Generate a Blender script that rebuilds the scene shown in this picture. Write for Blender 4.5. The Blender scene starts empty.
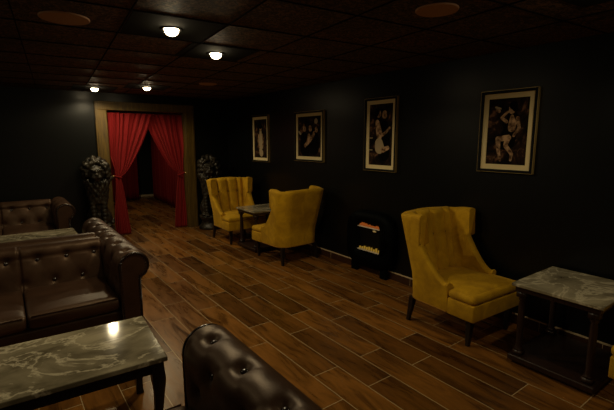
import bpy, bmesh, math, random
from mathutils import Vector, Matrix, noise
random.seed(7)
PI = math.pi
C = bpy.context.scene.collection
sc = bpy.context.scene

# ------------------------------------------------------------------ materials
def mat(name, col, rough=.5, metal=0, coat=0, sheen=0, spec=.5, emit=None, estr=0):
    m = bpy.data.materials.new(name); m.use_nodes = True
    b = m.node_tree.nodes['Principled BSDF']
    b.inputs['Base Color'].default_value = (*col, 1)
    b.inputs['Roughness'].default_value = rough
    b.inputs['Metallic'].default_value = metal
    b.inputs['Coat Weight'].default_value = coat
    b.inputs['Coat Roughness'].default_value = .15
    b.inputs['Sheen Weight'].default_value = sheen
    b.inputs['Specular IOR Level'].default_value = spec
    if emit:
        b.inputs['Emission Color'].default_value = (*emit, 1)
        b.inputs['Emission Strength'].default_value = estr
    return m

def nodes(m):
    return m.node_tree.nodes, m.node_tree.links, m.node_tree.nodes['Principled BSDF']

def mapping(m, scale=(1,1,1), src='Object', loc=(0,0,0), rot=(0,0,0)):
    N, L, b = nodes(m)
    t = N.new('ShaderNodeTexCoord'); mp = N.new('ShaderNodeMapping')
    mp.inputs['Scale'].default_value = scale; mp.inputs['Location'].default_value = loc
    mp.inputs['Rotation'].default_value = rot
    L.new(t.outputs[src], mp.inputs['Vector']); return mp

def ntex(m, mp, scale, detail=4, rough=.6, dist=0):
    N, L, b = nodes(m); n = N.new('ShaderNodeTexNoise')
    n.inputs['Scale'].default_value = scale; n.inputs['Detail'].default_value = detail
    n.inputs['Roughness'].default_value = rough; n.inputs['Distortion'].default_value = dist
    L.new(mp.outputs[0], n.inputs['Vector']); return n

def ramp(m, fac, stops):
    N, L, b = nodes(m); r = N.new('ShaderNodeValToRGB')
    while len(r.color_ramp.elements) < len(stops): r.color_ramp.elements.new(.5)
    for e, (p, c) in zip(r.color_ramp.elements, stops):
        e.position = p; e.color = (*c, 1)
    L.new(fac, r.inputs[0]); return r

def bump(m, h, strength=.3, dist=.01):
    N, L, b = nodes(m); n = N.new('ShaderNodeBump')
    n.inputs['Strength'].default_value = strength; n.inputs['Distance'].default_value = dist
    L.new(h, n.inputs['Height']); L.new(n.outputs[0], b.inputs['Normal']); return n

def mix(m, a, b_, fac, mode='MIX'):
    N, L, _ = nodes(m); n = N.new('ShaderNodeMix'); n.data_type = 'RGBA'; n.blend_type = mode
    def put(s, v):
        if isinstance(v, (int, float)): s.default_value = v
        elif isinstance(v, tuple): s.default_value = (*v, 1)
        else: L.new(v, s)
    put(n.inputs[0], fac); put(n.inputs[6], a); put(n.inputs[7], b_)
    return n.outputs[2]

M = {}
# leather
m = M['leather'] = mat('leather', (.030,.014,.0085), .43, spec=.5)
mp = mapping(m); n = ntex(m, mp, 6, 3); r = ramp(m, n.outputs[0], [(.3,(.034,.016,.009)),(.7,(.066,.033,.019))])
N, L, b = nodes(m); L.new(r.outputs[0], b.inputs['Base Color'])
n2 = ntex(m, mp, 130, 2); bump(m, n2.outputs[0], .18, .003); b.inputs['Specular Tint'].default_value = (1,.74,.5,1)
M['leather_button'] = mat('leather_button', (.014,.007,.005), .25, spec=.7)
# velvet
def velvet(name, c1, c2):
    m = mat(name, c1, .78, sheen=.25, spec=.25)
    mp = mapping(m); n = ntex(m, mp, 7, 4, .65, .6); r = ramp(m, n.outputs[0], [(.3,c2),(.65,c1)])
    N, L, b = nodes(m); L.new(r.outputs[0], b.inputs['Base Color'])
    b.inputs['Sheen Tint'].default_value = (1,.75,.25,1); b.inputs['Sheen Roughness'].default_value = .4
    n2 = ntex(m, mp, 220, 2); bump(m, n2.outputs[0], .15, .002)
    return m
M['velvet'] = velvet('mustard_velvet', (.66,.375,.010), (.43,.225,.006))
M['velvet_seam'] = mat('mustard_piping', (.30,.14,.008), .8)
M['seam_dark'] = mat('dark_olive_seam_thread', (.07,.035,.004), .9)
# curtain
m = M['curtain'] = mat('red_curtain', (.19,.0045,.006), .75, sheen=.3, spec=.2)
b = nodes(m)[2]; b.inputs['Sheen Tint'].default_value = (1,.2,.15,1)
mp = mapping(m, (30,30,3)); n = ntex(m, mp, 3, 3); bump(m, n.outputs[0], .2, .004)
# black wood
M['black_wood'] = mat('black_wood', (.010,.0065,.005), .35, spec=.5)
m = M['espresso'] = mat('espresso_wood', (.022,.010,.006), .38)
mp = mapping(m, (18,18,1.5)); n = ntex(m, mp, 3, 5); r = ramp(m, n.outputs[0], [(.3,(.013,.006,.004)),(.7,(.034,.015,.008))])
nodes(m)[1].new(r.outputs[0], nodes(m)[2].inputs['Base Color'])
# marble
def marble(name, dark, mid, light, vein):
    m = mat(name, mid, .09, spec=.45)
    mp = mapping(m, (1,1.5,1), rot=(0,0,.5))
    a = ntex(m, mp, 3.2, 7, .55, .35); r = ramp(m, a.outputs[0], [(.34,dark),(.5,mid),(.64,light)])
    w = ntex(m, mp, 2.6, 8, .62, .5)
    N, L, b = nodes(m)
    s = N.new('ShaderNodeMath'); s.operation = 'SUBTRACT'; L.new(w.outputs[0], s.inputs[0]); s.inputs[1].default_value = .5
    ab = N.new('ShaderNodeMath'); ab.operation = 'ABSOLUTE'; L.new(s.outputs[0], ab.inputs[0])
    r2 = ramp(m, ab.outputs[0], [(.0,(.8,.8,.8)),(.030,(0,0,0))])
    L.new(mix(m, r.outputs[0], vein, r2.outputs[0]), b.inputs['Base Color'])
    return m
M['marble'] = marble('grey_brown_marble', (.12,.10,.06), (.26,.225,.145), (.40,.35,.23), (.68,.61,.43))
# walls
m = M['wall'] = mat('black_painted_wall', (.0028,.0032,.0029), .33, spec=.32)
mp = mapping(m, src='Object'); n = ntex(m, mp, 60, 3); bump(m, n.outputs[0], .12, .004)
M['void'] = mat('dark_corridor_wall', (.004,.004,.004), .8)
# ceiling textured tin tile
m = M['ceiling'] = mat('embossed_copper_ceiling_tile', (.03,.014,.008), .6, metal=0)
mp = mapping(m, (1,1,1), rot=(0,0,math.radians(5)))
n = ntex(m, mp, 17, 5, .8, 2.4)
r = ramp(m, n.outputs[0], [(.38,(.008,.005,.004)),(.5,(.045,.024,.014)),(.58,(.36,.23,.135)),(.72,(.05,.022,.013))])
big = ntex(m, mp, .9, 2); rb = ramp(m, big.outputs[0], [(.42,(.62,.60,.52)),(.62,(.85,.66,.52))])
N, L, b = nodes(m); L.new(mix(m, r.outputs[0], rb.outputs[0], 1.0, 'MULTIPLY'), b.inputs['Base Color'])
bump(m, n.outputs[0], .8, .02)
M['ceiling_black'] = mat('smooth_black_ceiling_panel', (.005,.0055,.004), .85, spec=.15)
M['grid_black'] = mat('ceiling_grid_black', (.004,.003,.003), .9, spec=.1)
M['speaker'] = mat('brown_speaker_grille', (.5,.28,.17), .6)
M['gold_wood'] = m = mat('golden_door_frame_wood', (.16,.085,.014), .5)
mp = mapping(m, (14,14,1.2)); n = ntex(m, mp, 3, 5, .6, .6); r = ramp(m, n.outputs[0], [(.3,(.045,.024,.003)),(.7,(.135,.078,.007))])
nodes(m)[1].new(r.outputs[0], nodes(m)[2].inputs['Base Color'])
# floor: wood look plank tiles
m = M['floor'] = mat('wood_plank_tile_floor', (.1,.05,.02), .38, spec=.42)
nodes(m)[2].inputs['Specular Tint'].default_value = (1,.80,.52,1)
N, L, b = nodes(m)
tc = N.new('ShaderNodeTexCoord'); sep = N.new('ShaderNodeSeparateXYZ'); L.new(tc.outputs['Object'], sep.inputs[0])
def madd(src, k):
    a = N.new('ShaderNodeMath'); a.operation = 'ADD'; L.new(src, a.inputs[0]); a.inputs[1].default_value = k; return a.outputs[0]
cmb = N.new('ShaderNodeCombineXYZ')
L.new(madd(sep.outputs[1], -2.116 + .945*10), cmb.inputs[0]); L.new(madd(sep.outputs[0], -2.755 + .2265*40), cmb.inputs[1])
def brick(c1, c2, mort, msize):
    k = N.new('ShaderNodeTexBrick'); k.offset = .333; k.offset_frequency = 2; k.squash = 1
    k.inputs['Scale'].default_value = 1; k.inputs['Brick Width'].default_value = .945; k.inputs['Row Height'].default_value = .2265
    k.inputs['Mortar Size'].default_value = msize; k.inputs['Mortar Smooth'].default_value = .1; k.inputs['Bias'].default_value = 0
    k.inputs['Color1'].default_value = (*c1,1); k.inputs['Color2'].default_value = (*c2,1); k.inputs['Mortar'].default_value = (*mort,1)
    L.new(cmb.outputs[0], k.inputs['Vector']); return k
bk = brick((0,0,0),(1,1,1),(.5,.5,.5),.003)
# grain shifted plank by plank
sh = N.new('ShaderNodeVectorMath'); sh.operation = 'MULTIPLY_ADD'
L.new(bk.outputs['Color'], sh.inputs[0]); sh.inputs[1].default_value = (13,7,3); L.new(tc.outputs['Object'], sh.inputs[2])
mp = N.new('ShaderNodeMapping'); mp.inputs['Scale'].default_value = (5.5,1.0,1); L.new(sh.outputs[0], mp.inputs['Vector'])
g = ntex(m, mp, 2.2, 6, .58, .7)
r = ramp(m, g.outputs[0], [(.25,(.05,.018,.004)),(.45,(.17,.074,.014)),(.6,(.28,.12,.022)),(.8,(.09,.036,.008))])
tone = ramp(m, bk.outputs['Color'], [(0,(.42,.38,.36)),(.45,(.85,.80,.78)),(1,(1.25,1.2,1.15))])
wood = mix(m, r.outputs[0], tone.outputs[0], 1.0, 'MULTIPLY')
L.new(mix(m, wood, (.46,.33,.17), bk.outputs['Fac']), b.inputs['Base Color'])
rr = ramp(m, g.outputs[0], [(.3,(.22,.22,.22)),(.7,(.38,.38,.38))]); L.new(rr.outputs[0], b.inputs['Roughness'])
inv = N.new('ShaderNodeMath'); inv.operation = 'MULTIPLY_ADD'; L.new(bk.outputs['Fac'], inv.inputs[0]); inv.inputs[1].default_value = -1.0
L.new(g.outputs[0], inv.inputs[2]); bump(m, inv.outputs[0], .25, .003)
m = M['base_tile'] = mat('baseboard_tile', (.055,.022,.010), .4)
M['grout'] = mat('pale_grout', (.75,.58,.36), .6)
M['gold'] = mat('gold_frame_edge', (.5,.36,.13), .35, metal=.5)
M['frame_black'] = mat('black_picture_frame', (.003,.003,.003), .5, spec=.2)
M['mat_board'] = mat('cream_mat_board', (.88,.72,.38), .8)
m = M['art'] = mat('dark_sepia_print', (.04,.02,.012), .8, spec=.1)
mp = mapping(m); n = ntex(m, mp, 9, 5, .6, .8); r = ramp(m, n.outputs[0], [(.4,(.004,.003,.002)),(.56,(.03,.015,.009)),(.68,(.20,.10,.055))])
nodes(m)[1].new(r.outputs[0], nodes(m)[2].inputs['Base Color'])
m = M['art_skin'] = mat('sepia_figure_print', (.34,.20,.10), .8, spec=.1)
mp = mapping(m); n = ntex(m, mp, 22, 4); r = ramp(m, n.outputs[0], [(.38,(.10,.05,.026)),(.62,(.60,.38,.21))])
nodes(m)[1].new(r.outputs[0], nodes(m)[2].inputs['Base Color'])
M['art_dark'] = mat('dark_cloth_print', (.004,.003,.0025), .9, spec=.05)
M['art_pale'] = mat('pale_print', (.42,.32,.18), .5)
m = M['stone'] = mat('weathered_bronze_statue', (.05,.042,.028), .45, metal=.3)
mp = mapping(m); n = ntex(m, mp, 18, 4); r = ramp(m, n.outputs[0], [(.35,(.006,.005,.004)),(.65,(.045,.036,.022))])
nodes(m)[1].new(r.outputs[0], nodes(m)[2].inputs['Base Color'])
M['wall_unit_black'] = mat('gloss_black_enamel', (.0012,.0018,.0018), .6, spec=.05)
M['pale_rail'] = mat('pale_metal_rail', (.8,.74,.6), .6)
M['orange_glow'] = mat('orange_glow_strip', (.05,.01,.002), .5, emit=(1,.22,.03), estr=.2)  # emission for the upper strip of the wall panel
M['gold_glow'] = mat('gold_glow_strip', (.05,.03,.002), .5, emit=(1,.55,.06), estr=.22)  # emission for the lower strip of the wall panel
M['lens'] = mat('lit_lamp_lens', (1,.9,.7), .5, emit=(1,.80,.48), estr=30)
M['globe'] = mat('fill_globe', (1,.9,.7), .5, emit=(1,.74,.46), estr=7)  # emissive globe of the added fill pendants
m = M['glass'] = mat('dark_glass', (1,1,1), .05, spec=.3)
nodes(m)[2].inputs['Transmission Weight'].default_value = 1; nodes(m)[2].inputs['IOR'].default_value = 1.02

# ------------------------------------------------------------------ mesh helpers
def obj(name, bm, material, parent=None, smooth=True, bevel=0, seg=2, loc=None):
    me = bpy.data.meshes.new(name)
    bmesh.ops.recalc_face_normals(bm, faces=bm.faces)
    bm.to_mesh(me); bm.free()
    if smooth:
        for p in me.polygons: p.use_smooth = True
    me.materials.append(M[material] if isinstance(material, str) else material)
    o = bpy.data.objects.new(name, me); C.objects.link(o)
    if parent: o.parent = parent
    if loc: o.location = loc
    if bevel:
        md = o.modifiers.new('bevel', 'BEVEL'); md.width = bevel; md.segments = seg; md.limit_method = 'ANGLE'
        md.angle_limit = math.radians(40)
        if smooth:
            md.harden_normals = False
    return o
def thing(name, label, cat, loc=(0,0,0), rz=0, group=None):
    o = bpy.data.objects.new(name, None); C.objects.link(o); o.empty_display_size = .1
    o.location = loc; o.rotation_euler = (0,0,rz); o['label'] = label; o['category'] = cat
    if group: o['group'] = group
    return o
def tag(o, label, cat, group=None):
    o['label'] = label; o['category'] = cat
    if group: o['group'] = group
    return o
def box(bm, x0,x1,y0,y1,z0,z1):
    v = [bm.verts.new((x,y,z)) for z in (z0,z1) for (x,y) in ((x0,y0),(x1,y0),(x1,y1),(x0,y1))]
    for f in ((0,1,2,3),(4,5,6,7),(0,1,5,4),(1,2,6,5),(2,3,7,6),(3,0,4,7)): bm.faces.new([v[i] for i in f])
    return bm
def B(): return bmesh.new()
def struct(name, bm, m, smooth=False, **k):
    o = obj(name, bm, m, None, smooth, **k); o['kind'] = 'structure'; return o
def grid(bm, nu, nv, f, closeu=False, closev=False):
    V = [[bm.verts.new(f(i/(nu if closeu else nu-1), j/(nv if closev else nv-1))) for j in range(nv)] for i in range(nu)]
    for i in range(nu if closeu else nu-1):
        for j in range(nv if closev else nv-1):
            a,b_,c,d = V[i][j], V[(i+1)%nu][j], V[(i+1)%nu][(j+1)%nv], V[i][(j+1)%nv]
            bm.faces.new((a,b_,c,d))
    return V
def lathe(bm, prof, n=20, c=(0,0,0), cap=True):
    rings = []
    for r, z in prof:
        rings.append([bm.verts.new((c[0]+r*math.cos(2*PI*k/n), c[1]+r*math.sin(2*PI*k/n), c[2]+z)) for k in range(n)])
    for a, b_ in zip(rings, rings[1:]):
        for k in range(n): bm.faces.new((a[k], a[(k+1)%n], b_[(k+1)%n], b_[k]))
    if cap:
        bm.faces.new(rings[0][::-1]); bm.faces.new(rings[-1])
    return bm
def loft(bm, secs):      # secs: list of (cx,cy,z,hx,hy)
    rs = []
    for cx,cy,z,hx,hy in secs:
        rs.append([bm.verts.new((cx+sx*hx, cy+sy*hy, z)) for sx,sy in ((-1,-1),(1,-1),(1,1),(-1,1))])
    for a,b_ in zip(rs, rs[1:]):
        for k in range(4): bm.faces.new((a[k],a[(k+1)%4],b_[(k+1)%4],b_[k]))
    bm.faces.new(rs[0][::-1]); bm.faces.new(rs[-1]); return bm
def tube(bm, pts, r, n=8, close=False):
    pts = [Vector(p) for p in pts]; rings = []
    for i, p in enumerate(pts):
        a = pts[(i-1)%len(pts)] if (close or i > 0) else p; b_ = pts[(i+1)%len(pts)] if (close or i < len(pts)-1) else p
        t = (b_-a).normalized(); up = Vector((0,0,1)) if abs(t.z) < .9 else Vector((1,0,0))
        u = t.cross(up).normalized(); w = t.cross(u)
        rings.append([bm.verts.new(p+u*r*math.cos(2*PI*k/n)+w*r*math.sin(2*PI*k/n)) for k in range(n)])
    R = list(zip(rings, rings[1:])) + ([(rings[-1], rings[0])] if close else [])
    for a,b_ in R:
        for k in range(n): bm.faces.new((a[k],a[(k+1)%n],b_[(k+1)%n],b_[k]))
    if not close: bm.faces.new(rings[0][::-1]); bm.faces.new(rings[-1])
    return bm
def ball(bm, c, r, seg=12, rot=None):
    r = r if isinstance(r, tuple) else (r,r,r)
    mt = Matrix.Translation(c) @ (rot.to_4x4() if rot else Matrix.Identity(4)) @ Matrix.Diagonal((*r,1))
    bmesh.ops.create_uvsphere(bm, u_segments=seg, v_segments=max(6,seg*2//3), radius=1, matrix=mt); return bm
def poly_extrude(bm, pts, axis, a, b_):
    # pts in the plane perpendicular to axis; extruded from a to b_
    def P(p, t): return {'x':(t,p[0],p[1]), 'y':(p[0],t,p[1]), 'z':(p[0],p[1],t)}[axis]
    A = [bm.verts.new(P(p,a)) for p in pts]; Bv = [bm.verts.new(P(p,b_)) for p in pts]
    n = len(pts)
    for k in range(n): bm.faces.new((A[k],A[(k+1)%n],Bv[(k+1)%n],Bv[k]))
    bm.faces.new(A[::-1]); bm.faces.new(Bv); return bm
def children(o): return [c for c in bpy.data.objects if c.parent == o]
def copy_tree(o, parent=None, kids=None):
    c = o.copy(); C.objects.link(c)
    if parent: c.parent = parent
    for ch in kids[o.name]: copy_tree(ch, c, kids)
    return c
def dup(root, loc, rz, label, name=None):
    kids = {o.name: [] for o in bpy.data.objects}
    for o in bpy.data.objects:
        if o.parent: kids[o.parent.name].append(o)
    r = copy_tree(root, None, kids); r.location = loc; r.rotation_euler = (0,0,rz); r['label'] = label
    return r

# ------------------------------------------------------------------ the room
W, YB, H = 3.62, 7.53, 2.42
XL, YF, YC = -2.6, -2.2, 12.6
DX0, DX1, DZ = 1.443, 2.76, 2.14
struct('floor', box(B(), XL-.1, W+.3, YF-.1, YC+.1, -.1, 0), 'floor')
struct('ceiling', box(B(), XL-.1, W+.1, YF-.1, YB+.12, H, H+.1), 'ceiling')
struct('wall_right', box(B(), W, W+.1, YF-.1, YB+.12, 0, H), 'wall')
struct('wall_left', box(B(), XL-.1, XL, YF-.1, YB+.12, 0, H), 'wall')
struct('wall_front', box(B(), XL, W, YF-.1, YF, 0, H), 'wall')
bm = B(); box(bm, XL, DX0, YB, YB+.12, 0, H); box(bm, DX1, W, YB, YB+.12, 0, H); box(bm, DX0, DX1, YB, YB+.12, DZ, H)
struct('wall_back', bm, 'wall')
# corridor behind the doorway
bm = B(); box(bm, .9, 1.0, YB+.12, YC, 0, 2.42); struct('wall_corridor_left', bm, 'void')
bm = B(); box(bm, 3.78, 3.88, YB+.12, YC, 0, 2.42); struct('wall_corridor_right', bm, 'void')
struct('wall_corridor_end', box(B(), .9, 3.88, YC, YC+.1, 0, 2.42), 'void')
struct('ceiling_corridor', box(B(), .9, 3.88, YB+.12, YC+.1, 2.42, 2.5), 'void')
struct('trim_1', box(B(), 2.95, 3.6, YC-.05, YC-.001, 0, .05), 'grout')
# baseboards of tile with a pale edge
def baseboard(name, x0,x1,y0,y1, along):
    o = struct(name, box(B(), x0,x1,y0,y1, 0, .088), 'base_tile')
    bm = B(); box(bm, x0-.002 if along=='y' else x0, x1, y0-.002 if along=='x' else y0, y1, .088, .099)
    a = .4
    if along == 'y':
        t = y0+a
        while t < y1: box(bm, x0-.0015, x0+.001, t-.0015, t+.0015, .004, .088); t += .47
    e = obj('grout_line', bm, 'grout', o, False)
baseboard('baseboard_right', W-.012, W, YF, YB, 'y')
baseboard('baseboard_back', XL, 1.27, YB-.012, YB, 'x')

# door frame
bm = B()
for a, b_ in ((1.27,1.443),(2.76,2.93)): box(bm, a, b_, YB-.045, YB, 0, 2.14)
box(bm, 1.27, 2.93, YB-.045, YB, 2.14, 2.28)
for a, b_ in ((1.443,1.455),(2.748,2.76)): box(bm, a, b_, YB-.02, YB+.12, 0, 2.14)
o = struct('door_1', bm, 'gold_wood', bevel=.006)
# thin moulding lines on the frame
bm = B()
for x in (1.30, 2.90): box(bm, x-.006, x+.006, YB-.053, YB-.045, 0, 2.25)
box(bm, 1.30, 2.90, YB-.053, YB-.045, 2.244, 2.256); obj('frame_moulding', bm, 'gold_wood', o, False, bevel=.002)

# ceiling grid
gr = math.radians(-5)
cx, cy = 1.03, 2.98
Rm = Matrix.Rotation(gr, 3, 'Z')
bm = B(); k0 = []
def seg_clip(p, d):
    ts = []
    t0, t1 = -20, 20
    for lo, hi, pp, dd in ((XL+.01, W-.01, p.x, d.x), (YF+.01, YB-.01, p.y, d.y)):
        if abs(dd) < 1e-6: continue
        a, b_ = sorted(((lo-pp)/dd, (hi-pp)/dd)); t0 = max(t0,a); t1 = min(t1,b_)
    return (t0, t1) if t1-t0 > .05 else None
for ax in (0,1):
    d = Rm @ (Vector((0,1,0)) if ax == 0 else Vector((1,0,0))); q = Rm @ (Vector((1,0,0)) if ax == 0 else Vector((0,1,0)))
    for k in range(-12, 13):
        p = Vector((cx,cy,0)) + q*(.305+.61*k); c = seg_clip(p, d)
        if not c: continue
        a = p+d*c[0]; b_ = p+d*c[1]; w = q*.0035
        vs = [bm.verts.new((*(v.xy), z)) for z in (H-.006, H+.002) for v in (a-w, b_-w, b_+w, a+w)]
        for f in ((0,1,2,3),(4,5,6,7),(0,1,5,4),(1,2,6,5),(2,3,7,6),(3,0,4,7)): bm.faces.new([vs[i] for i in f])
struct('trim_2', bm, 'grid_black')

# recessed lamps in smooth black panels
def downlight(x, y, label, plabel, energy, panel=True, ang=164):
    if panel:
        bm = B(); box(bm, -.292,.292,-.292,.292, H-.0045, H-.0005)
        p = obj('ceiling_panel', bm, 'ceiling_black', None, False); p.location = (x-.0, y, 0); p.rotation_euler.z = gr
        tag(p, plabel, 'ceiling panel', 'smooth black ceiling panels around the lamps')
    t = thing('recessed_downlight', label, 'ceiling light', (x,y,H-.005), 0, 'recessed ceiling downlights')
    bm = B(); lathe(bm, [(.075,0),(.075,-.004),(.068,-.008),(.058,-.006),(.057,0)], 28, cap=False); obj('trim_ring', bm, 'grid_black', t)
    bm = B(); lathe(bm, [(.0,-.046),(.018,-.0445),(.034,-.037),(.045,-.024),(.050,-.003)], 24, cap=False); bmesh.ops.remove_doubles(bm, verts=bm.verts, dist=1e-5); obj('lens', bm, 'lens', t)
    l = bpy.data.lights.new('lamp_glow', 'SPOT'); l.energy = energy; l.color = (1,.82,.50); l.spot_size = math.radians(ang); l.spot_blend = .35; l.shadow_soft_size = .04
    lo = bpy.data.objects.new('lamp_glow', l); C.objects.link(lo); lo.parent = t; lo.location = (0,0,-.06)
    return t
E = 28
downlight(1.03,2.98, 'lit ceiling lamp nearest the camera, brightest and topmost of the four in view', 'black ceiling panel around the brightest topmost lamp', E)
downlight(1.62,3.56, 'lit ceiling lamp right of and behind the brightest one', 'black ceiling panel around the lamp furthest right', E)
downlight(1.80,6.38, 'small lit ceiling lamp above the doorway curtains', 'black ceiling panel around the lamp above the curtains', 32)
downlight(1.20,6.95, 'small lit ceiling lamp at far left beside the back wall', 'black ceiling panel around the far left lamp by the back wall', 30)
# two unseen globe pendants behind the camera, added as soft fill
for x, y in ((-1.3,-1.1),(.9,-1.5)):
    t = thing('fill_pendant', 'added globe pendant giving fill light, unseen behind the camera', 'pendant lamp', (x,y,1.75), 0, 'added fill pendants behind the camera')
    bm = B(); lathe(bm, [(.045,.09),(.045,.13),(.012,.14),(.012,.15)], 16); obj('cap', bm, 'grid_black', t)
    bm = B(); tube(bm, [(0,0,.15),(0,0,H-1.75)], .005, 6); obj('cord', bm, 'grid_black', t)
    bm = B(); ball(bm, (0,0,0), .10, 16); obj('globe', bm, 'globe', t)
# more ceiling lamps, added out of view to brighten the room
for x, y, e in ((2.5,.82,17),(.5,-.6,9),(-.75,3.3,9),(-1.6,5.9,10)):
    downlight(x, y, 'ceiling lamp added to brighten the room, outside the picture, behind or left of the camera view', 'black ceiling panel around an added lamp outside the picture', e)

def speaker(x, y, r, label):
    t = thing('ceiling_speaker', label, 'speaker', (x,y,H-.001), 0, 'round ceiling speakers')
    bm = B(); lathe(bm, [(r,0),(r,-.006),(r*.96,-.011),(r*.90,-.009)], 40, cap=False); obj('rim', bm, 'speaker', t)
    bm = B(); lathe(bm, [(r*.90,-.009),(r*.6,-.011),(.001,-.012)], 40, cap=False); obj('grille', bm, 'speaker', t)
speaker(.40,3.13,.145, 'round brown ceiling speaker at upper left of the ceiling')
speaker(2.16,1.62,.125, 'round brown ceiling speaker above the right wall, near the top edge')
speaker(2.37,5.50,.12, 'small-looking round ceiling speaker far back over the doorway side')

# ------------------------------------------------------------------ curtains
def drape_sheet(edges, y, nf, amp, z0, z1, phase=0, nu=150, nv=60, lean=0):
    # edges(z) -> (xa, xb); sheet with folds, given a thickness by a solidify modifier
    bm = B()
    def f(u, v):
        z = z0+(z1-z0)*v; xa, xb = edges(z); w = abs(xb-xa)
        a = amp*(.45+.55*min(1, w/.5))
        uu = u + .015*math.sin(5*z+9*u)
        ang = 2*PI*nf*(uu+.035*math.sin(7.3*u+phase)+.02*math.sin(17*u+1))+phase
        return Vector((xa+(xb-xa)*u + .25*a*math.sin(2*ang), y + a*(math.sin(ang)+.35*math.sin(2.3*ang+3*z*.3)) , z))
    grid(bm, nu, nv, f); return bm
def smooth(t): t = max(0,min(1,t)); return t*t*(3-2*t)
def tied(side, name_lbl):
    zt = 1.03
    if side < 0: fix, tie, top, bot0, bot1 = 1.457, 1.565, 2.21, 1.47, 1.72
    else: fix, tie, top, bot0, bot1 = 2.746, 2.675, 2.02, 2.745, 2.51
    def edges(z):
        if z > zt:
            t = (z-zt)/(2.105-zt)
            a = tie + side*.035; a = a + (fix-a)*smooth(t*2.2)
            b_ = (tie - side*.035) + (top-(tie-side*.035))*(t**.66)
        else:
            t = 1-z/zt
            a = tie+side*.035 + (bot0-tie-side*.035)*smooth(t*1.3)
            b_ = tie-side*.035 + (bot1-tie+side*.035)*(t**.75)
        return a, b_
    t = thing('tied_curtain', name_lbl, 'curtain', (0,0,0), 0, 'red curtains tied back in the doorway')
    o = obj('drape', drape_sheet(edges, YB+(.035 if side < 0 else .085), 7.5, .019, .012, 2.105, phase=side), 'curtain', t)
    md = o.modifiers.new('thick', 'SOLIDIFY'); md.thickness = .004
    bm = B(); tube(bm, [(tie+.062*math.cos(a), YB+.055+.045*math.sin(a), zt+.02*side*math.cos(a)) for a in [2*PI*k/24 for k in range(24)]], .011, 8, True)
    obj('tieback', bm, 'curtain', t)
    bm = B(); ball(bm, (tie+side*.075, YB+.02, zt+.015), .016); obj('tieback_knob', bm, 'gold', t)
    return t
tied(-1, 'left red curtain of the doorway, tied back low against the golden post')
tied(1, 'right red curtain of the doorway, tied back against the dark right post')
bm = B(); tube(bm, [(DX0+.012, YB+.065, 2.124),(DX1-.012, YB+.065, 2.124)], .010, 10)
tag(obj('curtain_rod', bm, 'black_wood'), 'thin dark curtain rod across the top of the doorway', 'curtain rod')
# plain drapes along the corridor
def long_drape(p, q, nf, amp, label):
    p = Vector(p); q = Vector(q); d = q-p; nrm = Vector((-d.y, d.x)).normalized()
    bm = B()
    def f(u, v):
        a = 2*PI*nf*u; s = p+d*u+nrm*amp*(math.sin(a)+.3*math.sin(2.7*a+1))*(1.1-.3*v)
        return Vector((s.x, s.y, .02+2.36*v))
    grid(bm, 150, 12, f); o = obj('hanging_drape', bm, 'curtain')
    md = o.modifiers.new('thick', 'SOLIDIFY'); md.thickness = .004
    tag(o, label, 'curtain', 'red drapes in the corridor behind the doorway')
long_drape((3.24,8.9),(3.46,12.2), 15, .04, 'red drape hanging in folds down the right side of the dark corridor')
long_drape((2.30,11.9),(3.0,12.0), 6, .035, 'red drape at the far end of the dark corridor, left of the black gap')
downlight(2.2, 9.6, 'unseen ceiling lamp added to brighten the dark corridor, hidden above the doorway', '', 20, panel=False)  # unseen lamp, added to bring up the corridor drapes

# ------------------------------------------------------------------ chesterfield sofas
def tuft(s, t, ps, pt, t0, depth, s0=0, crease=.1):
    # diamond lattice: rows at s0+ps*i, buttons at t0+pt*k (+pt/2 on odd rows); returns inward displacement
    i = (s-s0)/ps; best = 9; 
    for r in (math.floor(i), math.floor(i)+1):
        ph = t0 + (pt/2 if r % 2 else 0); k = round((t-ph)/pt)
        for kk in (k-1,k,k+1):
            d = math.hypot(s-(s0+ps*r), t-(ph+pt*kk)); best = min(best, d)
    # crease lines joining buttons of neighbouring rows
    a = (t-t0)/pt; bq = (s-s0)/ps/2
    u = (a+bq) % 1; v = (a-bq) % 1
    cr = min(min(u,1-u), min(v,1-v))
    return depth*(math.exp(-(best/.032)**2)*1.0 + crease*math.exp(-(cr/.06)**2) + .5*math.exp(-(best/.07)**2))

def arm_profile(n=70):
    # cross-section of an arm, x outward, from inner bottom, over the roll, to outer bottom
    pts = [(0,.26),(-.003,.56)]
    c = (.115,.655); r = .125
    a0 = math.radians(188); a1 = math.radians(-55)
    pts += [(c[0]+r*math.cos(a0+(a1-a0)*k/30), c[1]+r*math.sin(a0+(a1-a0)*k/30)) for k in range(31)]
    pts += [(.165,.52),(.165,.10)]
    return pts
def resample(pts, n):
    L_ = [0]
    for a,b_ in zip(pts,pts[1:]): L_.append(L_[-1]+math.hypot(b_[0]-a[0], b_[1]-a[1]))
    out = []
    for k in range(n):
        s = L_[-1]*k/(n-1); i = 0
        while i < len(L_)-2 and L_[i+1] < s: i += 1
        t = (s-L_[i])/max(1e-9, L_[i+1]-L_[i]); out.append((pts[i][0]+(pts[i+1][0]-pts[i][0])*t, pts[i][1]+(pts[i+1][1]-pts[i][1])*t))
    return out, L_[-1]
button_mesh = None
def put_button(p, nrm, parent, r=.013):
    global button_mesh
    if button_mesh is None:
        bm = B(); ball(bm, (0,0,0), (.019,.019,.012), 10)
        o = obj('button', bm, 'leather_button', parent); button_mesh = o.data
    else:
        o = bpy.data.objects.new('button', button_mesh); C.objects.link(o); o.parent = parent
    o.location = p; o.rotation_euler = Vector(nrm).to_track_quat('Z','Y').to_euler()
    return o
HWID, FR = 1.165, .44
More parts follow.
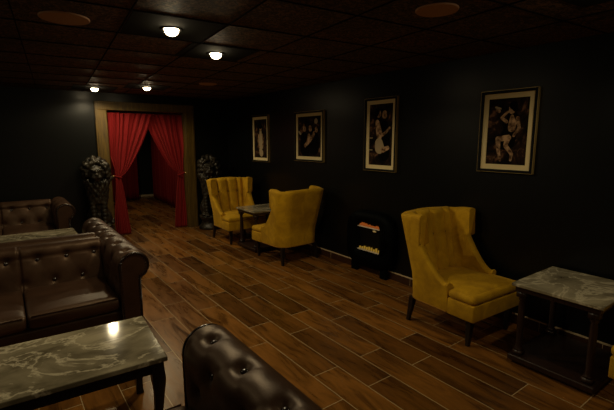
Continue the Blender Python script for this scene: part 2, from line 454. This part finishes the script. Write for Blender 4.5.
def swept(prof, Lp, tmin, tmax, nt, place, ps, pt, t0, depth, s0, srange, seams=(), crease=.05):
    n = len(prof); bm = B()
    nrms = []
    for i in range(n):
        a = prof[max(0,i-1)]; b_ = prof[min(n-1,i+1)]; dx, dz = b_[0]-a[0], b_[1]-a[1]; l_ = math.hypot(dx,dz)
        nrms.append((dz/l_, -dx/l_))      # inward normal
    def f(u, v):
        i = round(u*(n-1)); t = tmin+(tmax-tmin)*v; s = Lp*i/(n-1)
        d = 0
        if srange[0] < s < srange[1]:
            e = min(1, (s-srange[0])/.05, (srange[1]-s)/.05, (t-tmin)/.04, (tmax-t)/.04)
            d = tuft(s, t, ps, pt, t0, depth, s0, crease)*max(0,e)
            for q in seams: d += .016*math.exp(-((t-q)/.010)**2)
        # rounded ends
        ed = min(t-tmin, tmax-t)
        if ed < .02: d += .012*(1-ed/.02)**2
        x = prof[i][0]+nrms[i][0]*d; z = prof[i][1]+nrms[i][1]*d
        return Vector(place(x, t, z))
    V = grid(bm, n, nt, f)
    for j in (0, nt-1):
        bm.faces.new([V[i][j] for i in range(n)])
    bm.faces.new([V[0][j] for j in range(nt)] + [V[n-1][j] for j in reversed(range(nt))])
    btn = []
    r0 = math.ceil((srange[0]-s0)/ps); 
    for r in range(r0, r0+12):
        s = s0+ps*r
        if s > srange[1]-.03 or s < srange[0]+.02: continue
        i = min(n-1, max(0, round(s/Lp*(n-1))))
        ph = t0+(pt/2 if r % 2 else 0); k = math.ceil((tmin-ph)/pt)
        while ph+pt*k < tmax-.04:
            t = ph+pt*k; k += 1
            if t < tmin+.05: continue
            if any(abs(t-q) < .03 for q in seams): continue
            dd = depth*1.35
            p = place(prof[i][0]+nrms[i][0]*dd, t, prof[i][1]+nrms[i][1]*dd)
            q0 = place(prof[i][0], t, prof[i][1]); q1 = place(prof[i][0]-nrms[i][0], t, prof[i][1]-nrms[i][1])
            btn.append((p, Vector(q1)-Vector(q0)))
    return bm, btn
def make_sofa(label):
    t = thing('chesterfield_sofa', label, 'sofa', (0,0,0), 0, 'brown chesterfield sofas')
    xin = HWID-.24          # inner face of the arms
    for s in (1,-1):
        prof, Lp = resample(arm_profile(), 90)
        place = lambda x, tt, z, s=s: (s*(xin+x), tt, z)
        bm, btn = swept(prof, Lp, -FR, FR-.005, 100, place, .15, .295, -.315, .028, .565, (.02, .66), crease=.10)
        arm = obj('arm', bm, 'leather', t)
        for p, nn in btn: put_button(p, nn, arm)
        # front scroll panel with piping
        c = (.115,.655); r = .108
        out = [(.012,.10),(.008,.60)]
        out += [(c[0]+r*math.cos(a), c[1]+r*math.sin(a)) for a in [math.radians(188-236*k/26) for k in range(27)]]
        out += [(.152,.56),(.152,.10)]
        bm = B(); poly_extrude(bm, [(s*(xin+x), z) for x,z in out], 'y', -FR-.016, -FR+.01)
        sp = obj('scroll_panel', bm, 'leather', arm, False, bevel=.007, seg=3)
        bm = B(); tube(bm, [(s*(xin+x), -FR-.012, z) for x,z in out], .011, 8); 
        for kk in range(0,0): pass
        obj('piping', bm, 'leather_button', sp)
        bm = B(); pr, LL = resample(out, 58)
        for x, z in pr: ball(bm, (s*(xin+.09+(x-.09)*.86), -FR-.017, .655+(z-.655)*(.88 if z>.55 else 1)), (.006,.004,.006), 6)
        o = obj('nailheads', bm, 'leather_button', sp); o['kind'] = 'stuff'
    # backrest: profile in y (outward = +y) / z
    pts = [(0,.30),(.072,.66)]; c = (.150,.690); r = .075
    a0 = math.radians(200); a1 = math.radians(-70)
    pts += [(c[0]+r*math.cos(a0+(a1-a0)*k/24), c[1]+r*math.sin(a0+(a1-a0)*k/24)) for k in range(25)]
    pts += [(.17,.56),(.20,.10)]
    prof, Lp = resample(pts, 84)
    yi = FR-.26
    bm, btn = swept(prof, Lp, -xin-.01, xin+.01, 260, lambda x, tt, z: (tt, yi+x, z), .20, .2167, .1083, .020, .165, (.02,.50), seams=(-.308,.308))
    bk = obj('backrest', bm, 'leather', t)
    for p, nn in btn: put_button(p, nn, bk)
    # base rail
    bm = B(); box(bm, -xin-.1, xin+.1, -FR+.02, FR-.05, .09, .30); obj('seat_base', bm, 'leather', t, bevel=.02, seg=3)
    # seat cushions
    w = 2*xin/3
    for k in range(3):
        x0 = -xin+w*k+.004; x1 = x0+w-.008; bm = B()
        y0, y1 = -FR-.005, yi+.05
        def f(u, v):
            # closed superellipse cross-section in x swept along y
            a = 2*PI*u; ex = .28
            cxx = (abs(math.cos(a))**ex)*math.copysign(1, math.cos(a)); szz = (abs(math.sin(a))**ex)*math.copysign(1, math.sin(a))
            e = min(v, 1-v)*2; k_ = min(1, (1-(1-min(1,e*8))**2))**.5 if e < .125 else 1
            crown = .022*math.cos(cxx*PI/2)*math.sin(PI*v) if szz > 0 else 0
            return Vector(((x0+x1)/2+cxx*(x1-x0)/2*(.965+.035*k_), y0+(y1-y0)*v, .365+szz*(.062*(.55+.45*k_))+crown))
        V = grid(bm, 64, 30, f, closeu=True)
        for j in (0,29): bm.faces.new([V[i][j] for i in range(64)])
        cu = obj('seat_cushion', bm, 'leather', t)
        bm = B(); tube(bm, [(x0+.02, y0+.004,.412),(x1-.02, y0+.004,.412)], .005, 6); obj('piping', bm, 'leather', cu)
    for sx in (1,-1):
        for y in (-FR+.07, FR-.09):
            bm = B(); lathe(bm, [(.022,0),(.03,.012),(.04,.04),(.032,.07),(.036,.095)], 16, (sx*(HWID-.12), y, 0)); obj('foot', bm, 'black_wood', t)
    return t
sofa = make_sofa('brown tufted leather sofa behind the marble coffee table, its seats facing the camera')
XS = -.275
sofa.location = (XS, 3.81, 0)
dup(sofa, (XS, 4.70, 0), PI, 'brown tufted leather sofa facing away, back to back with the middle one')
dup(sofa, (-.40, 6.99, 0), 0, 'brown tufted leather sofa furthest away, standing against the back wall beside the lion')
dup(sofa, (-.33, 1.335, 0), PI, 'brown leather sofa nearest the camera, its rolled tufted arm cut by the bottom edge')

# ------------------------------------------------------------------ coffee tables
def make_coffee(label):
    t = thing('coffee_table', label, 'coffee table', (0,0,0), 0, 'marble topped coffee tables')
    L2, W2, Z = .65, .31, .50
    bm = B(); box(bm, -L2, L2, -W2, W2, Z-.028, Z); obj('marble_top', bm, 'marble', t, False, bevel=.006, seg=3)
    bm = B()
    for y in (-W2+.045, W2-.045): box(bm, -L2+.04, L2-.04, y-.012, y+.012, Z-.098, Z-.028)
    for x in (-L2+.045, L2-.045): box(bm, x-.012, x+.012, -W2+.04, W2-.04, Z-.098, Z-.028)
    obj('apron', bm, 'black_wood', t, False, bevel=.003)
    for sx in (-1,1):
        for sy in (-1,1):
            x = sx*(L2-.052); y = sy*(W2-.052)
            secs = []
            for k in range(15):
                q = k/14; z = (Z-.028)*q
                off = .008*math.sin(PI*(1-q)*1.6) ; h = .017+.016*q**1.3+.006*math.exp(-(q/.08)**2)+.006*math.exp(-((q-.78)/.12)**2)
                secs.append((x+sx*off*.8, y+sy*off*.8, z, h, h))
            bm = B(); loft(bm, secs); obj('leg', bm, 'black_wood', t, bevel=.004)
    return t
ct = make_coffee('marble topped coffee table at lower left, nearest the camera')
ct.location = (.635-.65, 2.44, 0); ct.rotation_euler.z = math.radians(-3)
dup(ct, (.02, 5.83, 0), 0, 'sliver of a marble coffee table seen over the back of the sofas')

# ------------------------------------------------------------------ wing chairs (front towards -y)
def make_chair(label):
    t = thing('wing_chair', label, 'armchair', (0,0,0), 0, 'mustard velvet wing chairs')
    HW, D0, D1 = .345, -.40, .33       # half width, front, back at seat level
    rc = .17                            # rear corner radius
    TH = .075
    def plan(s, z, off):
        # s in [-1,1] : path from left arm tip round the back to right arm tip; off = inward offset
        zz = z-.45
        hw = HW + .045*max(0,zz)/.55 - (.015 if z < .45 else 0)*(.45-z)/.2; back = D1 + .13*max(0,zz)/.55 - .01
        yf = -.145                        # arm tip
        l1 = back-rc-yf; l2 = rc*PI/2; l3 = hw-rc; Lt = l1+l2+l3
        d = abs(s)*Lt; sg = -1 if s < 0 else 1
        if d < l3: p = Vector((sg*d, back)); n_ = Vector((0,-1)); bow = 0
        elif d < l3+l2:
            a = (d-l3)/rc; p = Vector((sg*(l3+rc*math.sin(a)), back-rc+rc*math.cos(a))); n_ = Vector((-sg*math.sin(a), -math.cos(a)))
        else: p = Vector((sg*hw, back-rc-(d-l3-l2))); n_ = Vector((-sg,0))
        return p+n_*off
    sw = .635                           # path fraction of the wing's front edge
    def top_arm(s):
        q = (s-sw)/(1-sw); return .475+.30*(1-q)**1.9 + .018*math.exp(-((q-.97)/.06)**2)
    def top_back(s): return 1.014-.014*smooth(s/.4)+.018*smooth((s-.42)/.15)
    bm = B(); rings = []; nA, nB = 10, 8; rr = .024
    ss = [-1+2*i/159 for i in range(160)]
    ss = sorted([x for x in ss if abs(abs(x)-sw) > .006] + [-sw-.004,-sw,sw,sw+.004])
    for s in ss:
        a_ = abs(s); full = a_ <= sw+1e-6; col = []
        zA = .765 if full else min(.765, top_arm(a_)-rr-.004); zB = (top_back(a_)-rr) if full else zA+.004
        st = 1+.09*smooth((a_-.3)/.25) if full else 1
        lev = [(.235+(zA-.235)*j/(nA-1), 1) for j in range(nA)] + [((zA+.006 if full else zA) + ((zB-zA-.006) if full else .004)*j/(nB-1), st) for j in range(nB)]
        th = TH + (.018*smooth((a_-.4)/.2) if full else -.012)
        for z, k_ in lev: p = plan(s*k_, z, 0); col.append((p.x,p.y,z))
        for k in range(1,6):
            a = PI*k/6; th_ = th if full else TH-.012; p = plan(s*st, zB, th_/2-th_/2*math.cos(a)); col.append((p.x,p.y,zB+rr*math.sin(a)))
        for z, k_ in reversed(lev): p = plan(s*k_, z, (th if k_ != 1 or z > .7 and full else TH)); col.append((p.x,p.y,z))
        rings.append([bm.verts.new(c) for c in col])
    m_ = len(rings[0])
    for a,b_ in zip(rings,rings[1:]):
        for k in range(m_): bm.faces.new((a[k],b_[k],b_[(k+1)%m_],a[(k+1)%m_]))
    bm.faces.new(rings[0]); bm.faces.new(rings[-1][::-1])
    obj('frame_shell', bm, 'velvet', t, bevel=.012, seg=3)
    # piping below the shell
    bm = B(); pts = [(*plan(-1+2*i/80,.24,-.002),.243) for i in range(81)]
    tube(bm, pts, .005, 6); tube(bm, [(-HW+.01, D0+.01,.243),(HW-.01, D0+.01,.243)], .005, 6); obj('piping', bm, 'velvet_seam', t)
    # channelled inner back
    bm = B(); hwp = .25
    seams = (-.25,-.16,0,.16,.25)
    def f(u, v):
        x = -hwp+2*hwp*u; z = .45+.555*v; back = D1+.13*max(0,z-.45)/.55-.01-TH
        dd = min(abs(x-q) for q in seams)
        bul = .048*(1-math.exp(-(dd/.017)**1.1))
        for q in (-.16,0,.16): bul -= .022*math.exp(-((x-q)**2+(z-.78)**2)/.022**2)
        e = min(1, (1-v)/.05); bul *= max(.0, e)**.5
        return Vector((x*(1+.16*v), back-.010-bul, z))
    V = grid(bm, 90, 40, f)
    def g2(u, v):
        p = f(u,v); back = D1+.13*max(0,p.z-.45)/.55-.01-TH; return Vector((p.x, back+.02, p.z))
    V2 = grid(bm, 90, 40, g2)
    for A, Bq in (([V[i][0] for i in range(90)],[V2[i][0] for i in range(90)]),([V[i][39] for i in range(90)],[V2[i][39] for i in range(90)]),(V[0],V2[0]),(V[89],V2[89])):
        for k in range(len(A)-1): bm.faces.new((A[k],A[k+1],Bq[k+1],Bq[k]))
    bp = obj('backrest', bm, 'velvet', t)
    for q in (-.16,0,.16):
        bm = B(); tube(bm, [Vector((q*(1+.16*v), f((q+hwp)/(2*hwp), v).y-.003, .45+.555*v)) for v in [k/12 for k in range(12)]], .0045, 6); obj('seam', bm, 'seam_dark', bp)
    for q in (-.16,0,.16):
        bm = B(); ball(bm, (q*1.095, D1+.13*.33/.55-.01-TH-.016, .78), (.012,.008,.012), 10); obj('button', bm, 'seam_dark', bp)
    # seat base, T-shaped like the cushion
    def tee(i): 
        return [(-HW+i,D0+i),(HW-i,D0+i),(HW-i,-.145-i*.2),(HW-TH+.005,-.145-i*.2),(HW-TH+.005,D1-TH),(-HW+TH-.005,D1-TH),(-HW+TH-.005,-.145-i*.2),(-HW+i,-.145-i*.2)]
    bm = B(); poly_extrude(bm, tee(.004), 'z', .235, .375); obj('seat_base', bm, 'velvet', t, bevel=.014, seg=3)
    bm = B(); poly_extrude(bm, tee(0), 'z', .372, .448)
    # crowned cushion top
    cr = obj('seat_cushion', bm, 'velvet', t, bevel=.034, seg=4)
    bm = B()
    def f(u, v):
        a = (u*2-1); b2 = (v*2-1)
        return Vector((a*(HW-.03) if True else 0, D0+.03+(D1-TH-.02-D0-.03)*v, .440+.034*(max(0,1-a**4)*max(0,1-b2**4))**.6))
    def f_(u, v):
        p = f(u,v); 
        if p.y > -.165: p.x *= (HW-TH-.002)/(HW-.03)
        return p
    grid(bm, 40, 40, f_); obj('crown', bm, 'velvet', cr)
    # legs
    for sx in (-1,1):
        bm = B(); loft(bm, [(sx*(HW-.075),D0+.085,0,.015,.015),(sx*(HW-.065),D0+.07,.236,.026,.026)]); obj('leg', bm, 'black_wood', t, False, bevel=.004)
        bm = B(); loft(bm, [(sx*(HW-.05),D1-.03,0,.015,.015),(sx*(HW-.06),D1-.05,.13,.021,.021),(sx*(HW-.07),D1-.06,.236,.026,.026)]); obj('leg', bm, 'black_wood', t, False, bevel=.004)
    return t
ch = make_chair('mustard wing chair standing alone before the right wall beside a marble side table')
ch.location = (3.18, 2.02, 0); ch.rotation_euler.z = math.radians(-3)
dup(ch, (3.085, 6.16, 0), math.radians(0), 'mustard wing chair furthest away, by the doorway, its seat and tufted back facing the camera')
dup(ch, (3.14, 4.72, 0), PI+math.radians(3), 'mustard wing chair seen from behind, its plain curved back towards the camera')
dup(ch, (3.15, .357, 0), PI, 'corner of a mustard chair cut off by the right edge of the picture')

# ------------------------------------------------------------------ side tables
def make_side(label):
    t = thing('side_table', label, 'side table', (0,0,0), 0, 'marble topped side tables between the chairs')
    X, Y, Z = .33, .29, .62
    bm = B(); box(bm, -X,X,-Y,Y,Z-.024,Z); obj('marble_top', bm, 'marble', t, False, bevel=.005, seg=3)
    bm = B(); box(bm, -X+.02,X-.02,-Y+.02,Y-.02,Z-.062,Z-.024); obj('apron', bm, 'espresso', t, False, bevel=.004)
    bm = B(); box(bm, -X+.005,X-.005,-Y+.005,Y-.005,.02,.065); obj('bottom_shelf', bm, 'espresso', t, False, bevel=.010, seg=3)
    for sx in (-1,1):
        for sy in (-1,1):
            c = (sx*(X-.06), sy*(Y-.06), 0)
            bm = B(); box(bm, c[0]-.032,c[0]+.032,c[1]-.032,c[1]+.032,.065,.10); box(bm, c[0]-.032,c[0]+.032,c[1]-.032,c[1]+.032,Z-.105,Z-.062)
            lathe(bm, [(.030,.10),(.030,.112),(.022,.12),(.025,.135),(.021,.15),(.024,.30),(.023,.46),(.019,.485),(.028,.495),(.024,.505),(.030,.516)], 20, c)
            obj('leg', bm, 'espresso', t, True, bevel=.0)
            bm = B(); lathe(bm, [(.02,0),(.028,.008),(.026,.02)], 14, (sx*(X-.05), sy*(Y-.05), 0)); obj('foot', bm, 'black_wood', t)
    return t
st = make_side('dark side table with a marble top at right, beside the lone mustard chair')
st.location = (3.25, 1.13, 0)
dup(st, (3.19, 5.445, 0), 0, 'dark side table with a marble top between the two far mustard chairs')

# ------------------------------------------------------------------ pictures
def picture(y0, y1, z0, z1, label, art):
    yc, zc = (y0+y1)/2, (z0+z1)/2; w, h = (y1-y0)/2, (z1-z0)/2
    t = thing('framed_picture', label, 'picture', (W, yc, zc), 0, 'framed sepia pictures on the right wall')
    # front plane faces -x; local y along wall, z up
    def ring(bm, a, b_, x0, x1):
        for s in (-1,1):
            box(bm, x0, x1, s*w-(a if s>0 else -a) if False else (w-b_ if s>0 else -w+a), (w-a if s>0 else -w+b_), -h+a, h-a)
            box(bm, x0, x1, -w+b_, w-b_, (h-b_ if s>0 else -h+a), (h-a if s>0 else -h+b_))
        return bm
    obj('outer_frame', ring(B(), 0, .003, -.036, -.002), 'gold', t, False)
    obj('inner_frame', ring(B(), .003, .026, -.039, -.003), 'frame_black', t, False, bevel=.003)
    mw = .026+.045
    obj('mat_board', ring(B(), .026, mw, -.020, -.004), 'mat_board', t, False)
    pr = obj('print', box(B(), -.014, -.004, -w+mw, w-mw, -h+mw, h-mw), 'art', t, False)
    aw, ah = w-mw, h-mw
    # figures: shapes printed on the paper, u to the right as seen (towards -y), v up, both -1..1
    for k, (mt, chain) in enumerate(art):
        bm = B(); prev = None
        pts = [(Vector((-a*aw, b_*ah)), r*min(aw,ah)) for a, b_, r in chain]
        x = -.0145-.0004*k
        for (p, r), (q, s) in zip(pts, pts[1:] or pts):
            d = q-p; n_ = Vector((-d.y, d.x)).normalized() if d.length > 1e-6 else Vector((1,0))
            vs = [bm.verts.new((x, *c)) for c in (p+n_*r, q+n_*s, q-n_*s, p-n_*r)]
            if d.length > 1e-6: bm.faces.new(vs)
        for qi, (p, r) in enumerate(pts):
            vs = [bm.verts.new((x-.00004*(qi+1), p.x+r*math.cos(2*PI*a/14), p.y+r*math.sin(2*PI*a/14))) for a in range(14)]
            bm.faces.new(vs)
        # keep inside the paper
        for v in bm.verts: v.co.y = max(-aw+.002,min(aw-.002,v.co.y)); v.co.z = max(-ah+.002,min(ah-.002,v.co.z))
        obj('printed_shape', bm, mt, pr, False)
    return t
S, D, P_ = 'art_skin', 'art_dark', 'art_pale'
picture(5.93,6.50,1.28,2.07, 'smallest-looking framed picture, furthest left: a lone pale figure standing',
    [(P_,[(0,.35,.16),(0,.15,.20),(.02,-.15,.30),(.05,-.35,.34)]),(S,[(0,.50,.15),(0,.56,.14)]),(D,[(0,.66,.24),(-.02,.74,.16)]),
     (S,[(-.28,.2,.08),(-.38,-.15,.08),(-.2,-.4,.07)]),(S,[(.28,.2,.08),(.4,-.1,.08),(.25,-.4,.07)]),(P_,[(0,-.62,.22),(.1,-.75,.30)])])
picture(4.47,5.17,1.343,2.06, 'framed picture second from left: seated figures in a dark bar scene',
    [(D,[(-.45,-.1,.34),(-.35,-.6,.44)]),(D,[(.42,.1,.32),(.40,-.5,.44)]),(S,[(-.42,.38,.13),(-.42,.44,.12)]),(S,[(.10,.36,.13),(.08,.44,.12)]),(P_,[(.58,.75,.14),(.62,.72,.10)]),
     (S,[(-.35,-.45,.10),(-.02,-.25,.11),(.35,.05,.10),(.42,.2,.08)]),(S,[(.0,.05,.10),(-.08,-.2,.12)]),(S,[(.62,.3,.11),(.60,.38,.10)]),(P_,[(-.9,.25,.06),(-.75,.15,.07)])])
picture(3.16,3.67,1.285,2.138, 'tall narrow framed picture third from left: a couple embracing',
    [(D,[(.30,.28,.36),(.34,-.2,.50),(.3,-.6,.5)]),(S,[(.30,.62,.20),(.30,.70,.17)]),(S,[(-.20,.66,.19),(-.22,.74,.17)]),(D,[(-.30,.78,.20),(-.38,.66,.14)]),
     (S,[(-.32,.42,.16),(-.18,.15,.22),(-.10,-.08,.20)]),(S,[(-.22,.40,.10),(.10,-.02,.10),(.45,.08,.09),(.75,.22,.08)]),(P_,[(-.12,-.28,.34),(-.06,-.42,.40)]),(S,[(.2,-.5,.18),(.65,-.42,.13)]),(P_,[(-.95,-.1,.03),(-.7,-.1,.03)]),(P_,[(-.95,-.5,.03),(-.7,-.5,.03)])])
picture(1.65,2.155,1.364,2.084, 'largest-looking framed picture, furthest right: a seated figure with crossed legs',
    [(D,[(.25,.40,.30),(.15,.0,.36),(.0,-.3,.42)]),(S,[(.18,.62,.15),(.16,.70,.14)]),(D,[(.24,.78,.20),(.34,.66,.12)]),(S,[(.20,.45,.09),(.25,.25,.20),(.22,.1,.18)]),
     (S,[(-.05,.30,.08),(-.30,.42,.07),(-.05,.58,.06),(.10,.62,.05)]),(S,[(.48,.40,.09),(.58,.12,.08),(.35,-.12,.07)]),(S,[(.1,-.18,.14),(-.42,-.22,.13),(-.36,-.6,.09),(-.24,-.88,.06)]),
     (S,[(.05,-.25,.13),(-.02,-.42,.11),(.30,-.66,.09),(.28,-.86,.06)]),(S,[(-.55,.66,.10),(-.45,.62,.08)]),(P_,[(-.62,.75,.05),(-.38,.70,.04)])])

# ------------------------------------------------------------------ black panel with glowing strips on the right wall
t = thing('glowing_panel', 'round-cornered black panel with an orange and a gold glowing strip at the wall', 'wall_unit', (W-.012, 3.50, 0))  # unidentified black object, its strips given their own emission
def rr(yc, zc, hy, hz, n=40, e=.55):
    return [(yc+hy*abs(math.cos(a))**e*math.copysign(1,math.cos(a)), zc+hz*abs(math.sin(a))**e*math.copysign(1,math.sin(a))) for a in [2*PI*k/n for k in range(n)]]
bm = B()
outer0 = [bm.verts.new((0,y,z)) for y,z in rr(0,.43,.40,.36)]; outer1 = [bm.verts.new((-.09,y,z)) for y,z in rr(0,.43,.38,.34)]
in1 = [bm.verts.new((-.105,y,z)) for y,z in rr(0,.46,.21,.205,e=.35)]; in0 = [bm.verts.new((-.03,y,z)) for y,z in rr(0,.46,.205,.20,e=.35)]
for A, Bq in ((outer0,outer1),(outer1,in1),(in1,in0)):
    for k in range(40): bm.faces.new((A[k],A[(k+1)%40],Bq[(k+1)%40],Bq[k]))
bm.faces.new(in0); bm.faces.new(outer0[::-1])
obj('casing', bm, 'wall_unit_black', t)
for y in (-.25,.25):
    bm = B(); box(bm, -.08,-.04,y-.05,y+.05,0,.12); obj('foot', bm, 'wall_unit_black', t, False, bevel=.005)
fb = obj('strip_backing', box(B(), -.045,-.031,-.185,.185,.29,.645), 'frame_black', t, False)
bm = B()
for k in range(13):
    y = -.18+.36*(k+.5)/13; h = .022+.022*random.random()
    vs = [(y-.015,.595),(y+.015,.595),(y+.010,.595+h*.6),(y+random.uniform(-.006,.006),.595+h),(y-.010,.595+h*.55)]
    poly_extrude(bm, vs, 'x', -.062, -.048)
obj('orange_strip', bm, 'orange_glow', t, False)
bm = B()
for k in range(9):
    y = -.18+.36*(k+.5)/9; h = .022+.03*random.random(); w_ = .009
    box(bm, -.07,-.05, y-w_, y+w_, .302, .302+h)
obj('gold_strip', bm, 'gold_glow', t, False, bevel=.004)
bm = B(); box(bm, -.085,-.046,-.19,.19,.584,.592); obj('rail', bm, 'pale_rail', t, False)
bm = B(); box(bm, -.085,-.046,-.19,.19,.290,.298); obj('rail', bm, 'pale_rail', t, False)
bm = B()
for k in range(4): tube(bm, [(-.112, -.245-.028*k, .30+.01*k*k),(-.112+.006*k, -.245-.028*k, .62-.01*k*k)], .005, 6)
obj('grille_bars', bm, 'wall_unit_black', t)
bm = B(); ball(bm, (-.066,-.09,.555), (.012,.035,.012), 10); obj('pale_blob', bm, 'mat_board', t)

# ------------------------------------------------------------------ lion statues
def make_lion(label, loc, rz, sc_=1, seed=3):
    rnd = random.Random(seed)
    t = thing('lion_statue', label, 'statue', loc, rz, 'seated lion statues flanking the doorway')
    bm = B(); lathe(bm, [(.20,0),(.21,.02),(.20,.05),(.165,.08),(.15,.13),(.165,.17),(.19,.20),(.19,.235)], 28); obj('pedestal', bm, 'stone', t)
    # body facing -y: haunches, chest, forelegs, neck, head
    bm = B()
    ball(bm, (0,.07,.42), (.15,.15,.17)); ball(bm, (0,.03,.60), (.125,.13,.20)); ball(bm, (0,-.01,.78), (.125,.12,.18))
    for s in (-1,1):
        ball(bm, (s*.11,.02,.36), (.065,.13,.12)); ball(bm, (s*.12,-.09,.265), (.04,.075,.032))
        for k in range(9):
            z = .27+.055*k; ball(bm, (s*(.062+.002*k), -.115+.006*k, z), (.038+.002*k,)*3)
        ball(bm, (s*.062,-.155,.262), (.045,.065,.03))
        for k in range(3): ball(bm, (s*.062+(k-1)*.024,-.205,.258), (.014,.024,.02), 8)
    # head
    hz = 1.04
    ball(bm, (0,-.05,hz), (.115,.12,.125)); ball(bm, (0,-.155,hz-.035), (.066,.065,.052)); ball(bm, (0,-.145,hz-.085), (.05,.05,.028))
    ball(bm, (0,-.20,hz-.012), (.03,.025,.02)); ball(bm, (0,-.165,hz+.03), (.028,.05,.03))
    for s in (-1,1):
        ball(bm, (s*.048,-.145,hz+.052), (.036,.03,.018)); ball(bm, (s*.035,-.195,hz-.05), (.034,.026,.028)); ball(bm, (s*.10,-.02,hz+.115), (.035,.02,.04))
        ball(bm, (s*.046,-.150,hz+.028), (.014,.012,.012), 8)
    # mane in heavy curls
    for ring_, (rad, yy, n_, rs) in enumerate(((.135,-.085,15,.034),(.165,-.03,16,.045),(.175,.04,15,.05),(.14,.09,12,.055))):
        for k in range(n_):
            a = 2*PI*(k+.5*(ring_%2))/n_ + rnd.uniform(-.08,.08); rr_ = rad*(1.0+.15*(math.sin(a) < -.3))
            p = (rr_*math.cos(a)*.98, yy+rnd.uniform(-.015,.015), hz+.01+rr_*math.sin(a)*1.12)
            rot = Matrix.Rotation(-a+PI/2 if False else 0, 3, 'Y')
            ball(bm, p, (rs*rnd.uniform(.7,1.05), rs*.9, rs*rnd.uniform(.8,1.25)), 10)
    for row in range(6):
        for k in range(7):
            a = PI*(k+.5*(row%2))/7; z = .90-.055*row; r_ = .145-.008*row
            ball(bm, (r_*math.cos(a), -.02-r_*math.sin(a)*.95, z+rnd.uniform(-.01,.01)), (.028,.026,.040), 8)
            ball(bm, (r_*math.cos(a), .03+r_*math.sin(a)*.85, z), (.036,.036,.045), 8)
    ball(bm, (0,.08,hz+.06), (.12,.09,.13))
    o = obj('lion_body', bm, 'stone', t)
    md = o.modifiers.new('fuse', 'REMESH'); md.mode = 'VOXEL'; md.voxel_size = .011; md.use_smooth_shade = True
    bm = B(); tube(bm, [(.10,.17,.28),(.17,.16,.30),(.19,.08,.32),(.17,.0,.30)], .02, 8); ball(bm, (.17,-.01,.30), (.035,.045,.03)); obj('tail', bm, 'stone', t)
    t.scale = (sc_,)*3
    return t
make_lion('dark lion statue with a curly mane left of the doorway, behind the sofas', (1.175,7.22,0), math.radians(-8), 1.09, 3)
make_lion('dark lion statue right of the doorway, partly behind the far mustard chair', (3.08,7.24,0), math.radians(-20), 1.08, 11)

# ------------------------------------------------------------------ camera, world, view
cam = bpy.data.cameras.new('camera'); co = bpy.data.objects.new('camera', cam); C.objects.link(co)
cam.lens = 24; cam.sensor_width = 36; cam.sensor_fit = 'HORIZONTAL'; cam.clip_start = .02
co.location = (0,0,1.65); co.rotation_euler = (math.radians(81), 0, math.radians(-36.5)); sc.camera = co
w = bpy.data.worlds.new('World'); sc.world = w; w.use_nodes = True
w.node_tree.nodes['Background'].inputs[0].default_value = (.02,.018,.014,1); w.node_tree.nodes['Background'].inputs[1].default_value = .1
sc.view_settings.view_transform = 'Standard'; sc.view_settings.look = 'None'; sc.view_settings.exposure = 0; sc.view_settings.gamma = 1
sc.view_settings.use_curve_mapping = False
